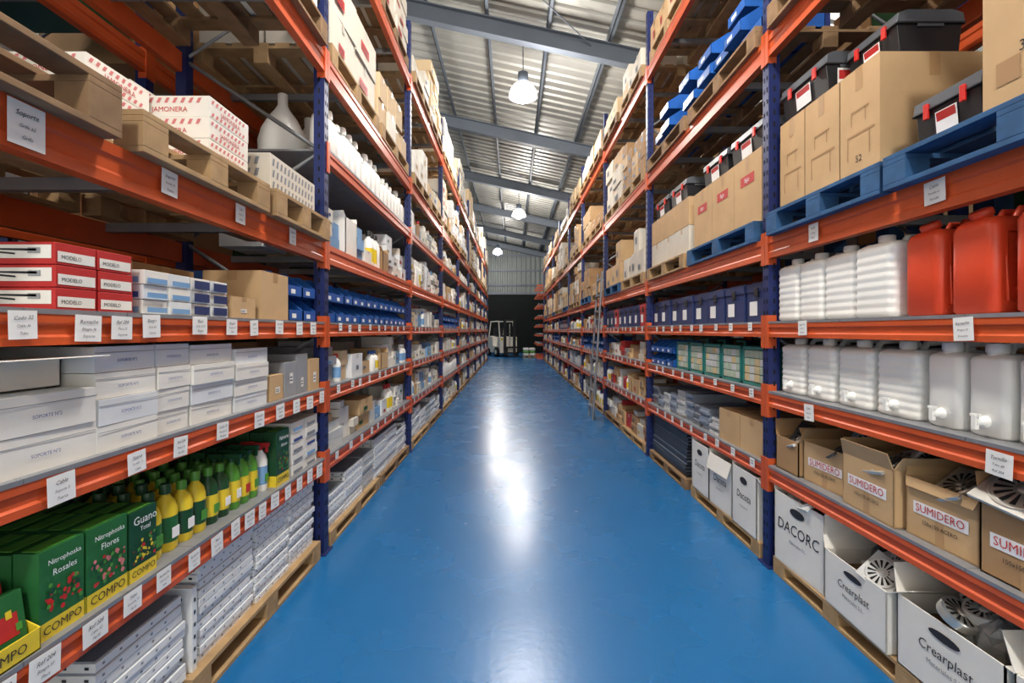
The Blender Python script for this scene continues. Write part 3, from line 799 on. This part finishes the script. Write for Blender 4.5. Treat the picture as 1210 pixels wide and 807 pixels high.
mb.patch((1.22, .15, .3), .2, .08, 'r', REDC, .0018); mb.text('fajo', .06, (1.222, .25, .34), 'r', INKW)
mb.text('MADE IN SPAIN', .035, (1.22, .25, .26), 'r', INKR)
mb.done(.003)
mb = new('cardboard_carton_stack', 'R', 5.85, .03, 2.23)
for i in range(3):
    for j in range(2): carton(mb, i*.41, 0, j*.27, .4, .5, .265, (WH2, CB1)[j])
mb.done(.003)
mb = new('toolbox_row', 'R', 4.4, .06, 2.73)
for i in range(2): toolbox(mb, .05+i*.55, 0, 0, .48, .26, .24)
mb.done(.003)
mb = new('toolbox_row', 'R', 5.8, .06, 2.77)
for i in range(2): toolbox(mb, i*.55, 0, 0, .48, .26, .24)
mb.done(.003)
for Y in (5.85, 4.5):
    pal('R', Y, -.03, 3.37, 1.25, 1.0, WOODD)
for Y, hs in ((5.8, (2, 3, 1, 3)), (4.45, (3, 2, 3, 1))):
    mb = new('stacking_bin_set', 'R', Y, .02, 3.51)
    for i in range(4):
        for j in range(hs[i]): bin_(mb, i*.3, R.uniform(0, .05), j*.17, .28, .42, .17, BINB, DGREY)
    mb.done()

# ------------------------------------------------------------------ generic fill
PALL = {'L': [WH1]*6+[WH3]*3+[WH2]*3+[CB1]*2+[CB3]+[GREY]+[LGREY]*2+[SKYB],
        'R': [WH1]*3+[WH2]*2+[CB1]*4+[CB2]*2+[GREY]*2+[LGREY]*2+[NAVY]+[REDC]}
LAB = [WH1, SKYB, INKB, INKG, REDC, YELL, BLACK, None, None, None, GREEN]
def small(side, k, level, hmax, kind='mix', length=BAY):
    ya = Y0[side]+k*BAY+.08
    Lh = length-.2
    Y = ya if side == 'L' else ya+Lh
    nm = {'mix': 'small_carton_row', 'bins': 'stacking_bin_set', 'bottle': 'bottle_row', 'metal': 'metal_profile_stack', 'case': 'storage_case_row'}[kind]
    mb = new(nm, side, Y, .03, level)
    x = 0
    while x < Lh-.1:
        if kind == 'bins':
            w = .155
            for j in range(R.choice((1, 2, 2))): bin_(mb, x, R.uniform(0, .02), j*.13, w, .26, .13, BINB)
            mb.box(x, .35, 0, w, .4, R.uniform(.15, .3), R.choice((CB1, CB2, BINB))); x += w+.01
        elif kind == 'bottle':
            r = R.uniform(.04, .06); c_ = R.choice((PLW, PLW, PLW, WH2)); cp = R.choice((PLW, BINB, BLACK, PLW))
            h = R.uniform(.22, .32)
            for i in range(3):
                for j in range(2):
                    if x+2*r*(i+1) < Lh: bottle(mb, x+r+i*(2*r+.005), r+j*(2*r+.005), 0, r, h, c_, cp, R.choice((WH1, None, None)))
            x += 3*(2*r+.005)+.02
        elif kind == 'metal':
            w = min(R.uniform(.3, .5), Lh-x)
            if w < .1: break
            t_ = .034
            panel_stack(mb, x, 0, 0, w-.02, .8, max(3, int(hmax*R.uniform(.5, .95)/t_)), t_, R.choice((WMET, BMET, WMET, LGREY)), k < 3, .01); x += w
        elif kind == 'case':
            case_navy(mb, x, 0, 0, .3, .3, min(hmax-.02, .3), R.choice((NAVY, NAVY, REDC))); x += .32
        else:
            w = min(R.uniform(.13, .38), Lh-x)
            if w < .08: break
            rnd = R.random()
            if rnd < .14:
                r = min(.05, w/4.2); nb_ = max(1, int(w/(2*r+.004)))
                hh = hmax*R.uniform(.55, .8); cp = R.choice((PLW, REDC, BINB, BLACK))
                for i in range(nb_):
                    bottle(mb, x+r+i*(2*r+.004), r, 0, r, hh, PLW, cp, R.choice((None, SKYB, YELL)))
                x += w; continue
            if rnd < .26 and w > .2:      # open carton with bagged parts
                hh = hmax*R.uniform(.4, .6); mc = R.choice((CB1, CB2, WH1))
                open_carton(mb, x+.01, 0, 0, w-.03, .3, hh, mc, (None, 30, 30, 30), .05)
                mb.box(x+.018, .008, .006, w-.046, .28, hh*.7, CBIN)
                for q in range(3): blob(mb, (x+w*R.uniform(.35, .65), R.uniform(.08, .2), hh*.92), w*.22, .07, .05, R.choice((BAG, LGREY, WH2, REDC)), R.randint(0, 999))
                x += w; continue
            h = R.uniform(.06, .2); n = max(1, int(hmax*R.uniform(.45, .98)/h)); m = R.choice(PALL[side]); lb = R.choice(LAB)
            tall = n*h
            for j in range(n): carton(mb, x+R.uniform(0, .008), R.uniform(0, .05), j*h, w-.022, R.uniform(.28, .4), h-.003, m, None if h < .12 else (TAPE if m in (CB1, CB2, CB3) else TAPEW), lb, .04)
            if tall < hmax*.7 and R.random() < .3: mb.box(x+.01, .05, tall, w*.6, .2, hmax*.14, R.choice(PALL[side]), R.uniform(-.2, .2))
            if tall < hmax*.8: mb.box(x+.005, .45, 0, w-.015, .3, hmax*R.uniform(.7, .95), R.choice(PALL[side]))
            x += w
    mb.done()
def load(side, k, level, hmax, pm=None, mm=None):
    ya = Y0[side]+k*BAY+.09
    for p_ in range(2):
        Y = ya+p_*1.32 if side == 'L' else ya+p_*1.32+1.25
        mb = new('loaded_pallet', side, Y, R.uniform(-.06, .0), level)
        pallet(mb, 0, 0, 0, 1.22, 1.0, pm or R.choice((WOOD, WOODD, WOOD, PBLUE if side == 'R' and level < 3 else WOOD)))
        m = mm or R.choice(([WH1, WH2, WH3, WH1, CB3] if side == 'L' else [CB1, CB1, CB2, WH2, CB3]))
        nx = R.choice((2, 3, 4)); ny = 2; h = R.uniform(.16, .38); H = (hmax-.16)*R.uniform(.7, 1.0)
        n = max(1, int(H/h)); w = 1.2/nx
        lb = R.choice((None, INKG, SKYB, CB3, INKG, REDC))
        for i in range(nx):
            for j in range(ny):
                nn = n if R.random() < .5 else max(1, n-R.choice((1, 1, 2)))
                for q in range(nn):
                    carton(mb, .01+i*w, .03+j*.48+R.uniform(-.02, .02), .14+q*h, w-.022, .445, h-.005, m if R.random() < .82 else R.choice((CB1, WH2, CB3)), TAPE if m in (CB1, CB2, CB3) else TAPEW, lb if j == 0 else None, .035)
        mb.done(.002 if k < 2 else 0)
for side in 'LR':
    for k in range(0, NB):
        if k > 0:
            if side == 'L':
                if k > 1: small('L', k, 1.56, .36, 'bins' if k in (3,) else 'mix')
                small('L', k, 1.12, .33, 'mix'); small('L', k, .65, .36, 'mix' if k % 3 else 'bottle')
                pal('L', Y0['L']+k*BAY+.08, 0, 0, 1.28, 1.0, WOOD, .1); pal('L', Y0['L']+k*BAY+1.42, 0, 0, 1.28, 1.0, WOODD, .1)
                small('L', k, .10, .44, 'metal' if k < 3 else 'mix')
                small('L', k, 2.09, .52, 'mix')
                if k == 1:
                    mb = new('bottle_row', 'L', 3.45, .04, 2.75)
                    for i in range(17):
                        bottle(mb, .07+i*.15, .07, 0, .068, R.choice((.3, .34, .38)), PLW, PLW, None)
                    mb.done()
                    mb = new('small_carton_row', 'L', 4.95, .3, 2.75)
                    for i in range(3): carton(mb, i*.36, 0, 0, .34, .4, .36, R.choice((WH1, WH2)), TAPEW)
                    mb.done()
                else: small('L', k, 2.75, .42, 'bottle' if k == 4 else 'mix')
                load('L', k, 3.37, 1.08); load('L', k, 4.65, 1.35)
            else:
                if k > 1:
                    small('R', k, 1.56, .36, 'case' if k in (2, 5) else 'mix'); small('R', k, 1.12, .33, 'bins' if k in (3, 6) else 'mix'); small('R', k, .65, .36, 'mix' if k != 4 else 'metal')
                    pal('R', Y0['R']+k*BAY+1.38, 0, 0, 1.28, 1.0, WOOD, .1); pal('R', Y0['R']+k*BAY+2.72, 0, 0, 1.28, 1.0, WOODD, .1)
                    small('R', k, .10, .44, 'mix')
                    load('R', k, 2.09, 1.1); load('R', k, 3.37, 1.08)
                load('R', k, 4.65, .75)
            for lv in (.65, 1.12, 1.56): labels(side, lv, [Y0[side]+k*BAY+.2+i*.27+R.uniform(-.05, .05) for i in range(9)], .06, .055, 0, False)
        else:
            if side == 'L':
                for p_ in range(2): pal('L', .66+p_*1.33, -.05, 3.37, 1.25, 1.0, WOODD)
                load('L', 0, 4.65, 1.2)
            else:
                load('R', 0, 4.65, .9); 
                for p_ in range(2): pal('R', 1.7+p_*1.36, -.05, 3.37, 1.25, 1.0, WOODD)
mb = new('white_carton_stack', 'L', 2.05, .02, 3.51)
for i in range(3):
    for j in range(4): carton(mb, i*.4, 0, j*.24, .39, .45, .236, R.choice((WH1, WH2, CB3)), TAPEW, None, .01)
mb.done(.003)
# cartons in the neighbouring racks behind
for side, F_ in (('L', 1), ('R', 1)):
    for k in range(0, 3):
        for lv, hm in ((0.65, .36), (1.12, .34), (1.56, .38), (2.09, .9), (3.37, .9)):
            Y = Y0[side]+k*BAY+.1 if side == 'L' else Y0[side]+k*BAY+2.7
            mb = new('cardboard_carton_row', side, Y, 1.25, lv)
            x = 0
            while x < 2.2:
                w = R.uniform(.35, .6); carton(mb, x, 0, 0, w-.02, .8, hm*R.uniform(.7, 1), R.choice((CB2, CB2, DGREEN, GREY, DGREEN)), None); x += w
            mb.done()

# ------------------------------------------------------------------ ladder on right rack
mb = MB('warehouse_ladder', Matrix.Translation((1.36, 8.3, 0)))
T = lambda z: 0.16*z/2.5
for o in (0, .42):
    mb.tube([(T(0), o, 0), (T(2.5), o, 2.5)], .02, GALV, 8)
for i in range(9):
    z = .2+i*.27; mb.box(T(z)-.03, .0, z, .06, .42, .025, GALV)
mb.done()

# ------------------------------------------------------------------ forklift
e = bpy.data.objects.new('forklift', None); scene.collection.objects.link(e); e.location = (-.15, 28.6, 0); e.rotation_euler = (0, 0, .45)
FW = mat('forklift_body', (244, 240, 226), .4, var=.03); FD = mat('forklift_frame', (44, 46, 48), .5, var=.05)
mb = MB('body')
mb.prism([(.12, .22), (1.9, .22), (2.1, .5), (2.1, 1.05), (1.75, 1.2), (1.2, 1.15), (1.15, .62), (.55, .6), (.45, 1.15), (.12, 1.15)], -.55, .55, FW)
mb.box(-.3, 1.15, 1.15, .6, .55, .1, FD); mb.box(-.28, 1.62, 1.2, .56, .1, .45, FD)
mb.box(-.5, .1, .95, .14, .03, .12, YELL); mb.box(.36, .1, .95, .14, .03, .12, YELL); mb.done(.02, parent=e)
mb = MB('overhead_guard')
for sx in (-.48, .48):
    mb.tube([(sx, .3, 1.1), (sx*.95, .5, 2.05)], .035, FW); mb.tube([(sx, 1.95, 1.0), (sx*.95, 1.65, 2.05)], .035, FW); mb.tube([(sx*.95, .5, 2.05), (sx*.95, 1.7, 2.05)], .035, FW)
for i in range(7): mb.box(-.46, .5+i*.19, 2.04, .92, .05, .04, FW)
mb.done(parent=e)
mb = MB('mast')
for sx in (-.36, .28): mb.box(sx, -.10, .08, .08, .14, 2.1, FD); mb.box(sx+(.07 if sx < 0 else -.05), -.08, .1, .06, .1, 1.95, DGREY)
mb.box(-.36, -.08, 2.1, .72, .08, .08, FD); mb.box(-.36, -.08, 1.3, .72, .05, .06, FD)
mb.box(-.42, -.14, .18, .84, .05, .1, FD); mb.box(-.42, -.14, .5, .84, .05, .1, FD)
mb.tube([(0, -.04, .1), (0, -.04, 1.9)], .035, CHROME); mb.done(parent=e)
mb = MB('forks')
for sx in (-.3, .18): mb.box(sx, -.18, .06, .12, .04, .5, FD); mb.box(sx, -1.15, .05, .12, 1.0, .04, FD)
mb.done(parent=e)
mb = MB('wheels')
for sx, yy, r in ((-.60, .42, .28), (.60, .42, .28), (-.54, 1.75, .23), (.54, 1.75, .23)):
    mb.push(Matrix.Translation((sx-.09, yy, r)) @ Matrix.Rotation(math.pi/2, 4, 'Y'))
    mb.lathe([(r*.9, 0), (r, .02), (r, .16), (r*.9, .18)], (0, 0, 0), RUBBER, 22); mb.lathe([(r*.5, -.005), (r*.5, .185)], (0, 0, 0), FW, 16); mb.pop()
mb.done(parent=e)
mb = MB('steering_wheel')
mb.tube([(.17*math.cos(a*math.pi/8), .85+.1*math.sin(a*math.pi/8), 1.25+.12*math.sin(a*math.pi/8)) for a in range(17)], .014, FD, 6)
mb.tube([(0, .85, 1.25), (0, .6, .8)], .02, FD); mb.done(parent=e)

# cantilever rack with orange arms beyond the right run, plus floor stock
mb = MB('cantilever_rack', Matrix.Translation((1.35, 26.6, 0)))
for yy in (0, 1.6, 3.2):
    mb.box(.9, yy, 0, .12, .12, 4.2, ORANGE); mb.box(0, yy, 0, 1.0, .12, .14, ORANGE)
    for z in (.7, 1.2, 1.7, 2.2, 2.8, 3.4, 3.9): mb.prism([(yy+.02, z), (yy+.1, z), (yy+.1, z+.1), (yy+.02, z+.1)], 0, .9, ORANGE)
for z in (.8, 1.3, 1.8, 2.3, 2.9, 3.5):
    for i in range(5): mb.tube([(.1+i*.14, -.3, z+.035), (.1+i*.14, 3.6, z+.035)], .032, R.choice((GALV, REDO, LGREY)), 8)
mb.done()
mb = MB('shrink_wrapped_sack_stack', Matrix.Translation((.62, 27.6, 0)))
pallet(mb, 0, 0, 0, .7, .9, WOOD, .12)
for j in range(3):
    for i in range(2):
        rings = [[(p[0]+(.0), p[1], p[2]) for p in rring(i*.35, 0, .12+j*.14+zz, .34, .85, .06, ins)] for zz, ins in ((0, .03), (.05, 0), (.1, 0), (.138, .04))]
        mb.loft(rings, (WH1, LIME, WH1)[j])
mb.done()

# ------------------------------------------------------------------ world + camera
w = bpy.data.worlds.new('World'); scene.world = w; w.use_nodes = True
w.node_tree.nodes['Background'].inputs[0].default_value = (1.0, .95, .87, 1)
w.node_tree.nodes['Background'].inputs[1].default_value = 2.1
cam = bpy.data.cameras.new('camera'); co = bpy.data.objects.new('camera', cam); scene.collection.objects.link(co)
co.location = (0, 0, 1.5); co.rotation_euler = (math.pi/2, 0, 0)
cam.sensor_width = 36; cam.lens = 583/1210*36; cam.shift_y = -12.5/1210; cam.clip_end = 200
cam.clip_start = .02
scene.camera = co
scene.view_settings.view_transform = 'Standard'
scene.view_settings.exposure = -0.12
print('objects', len(bpy.data.objects))
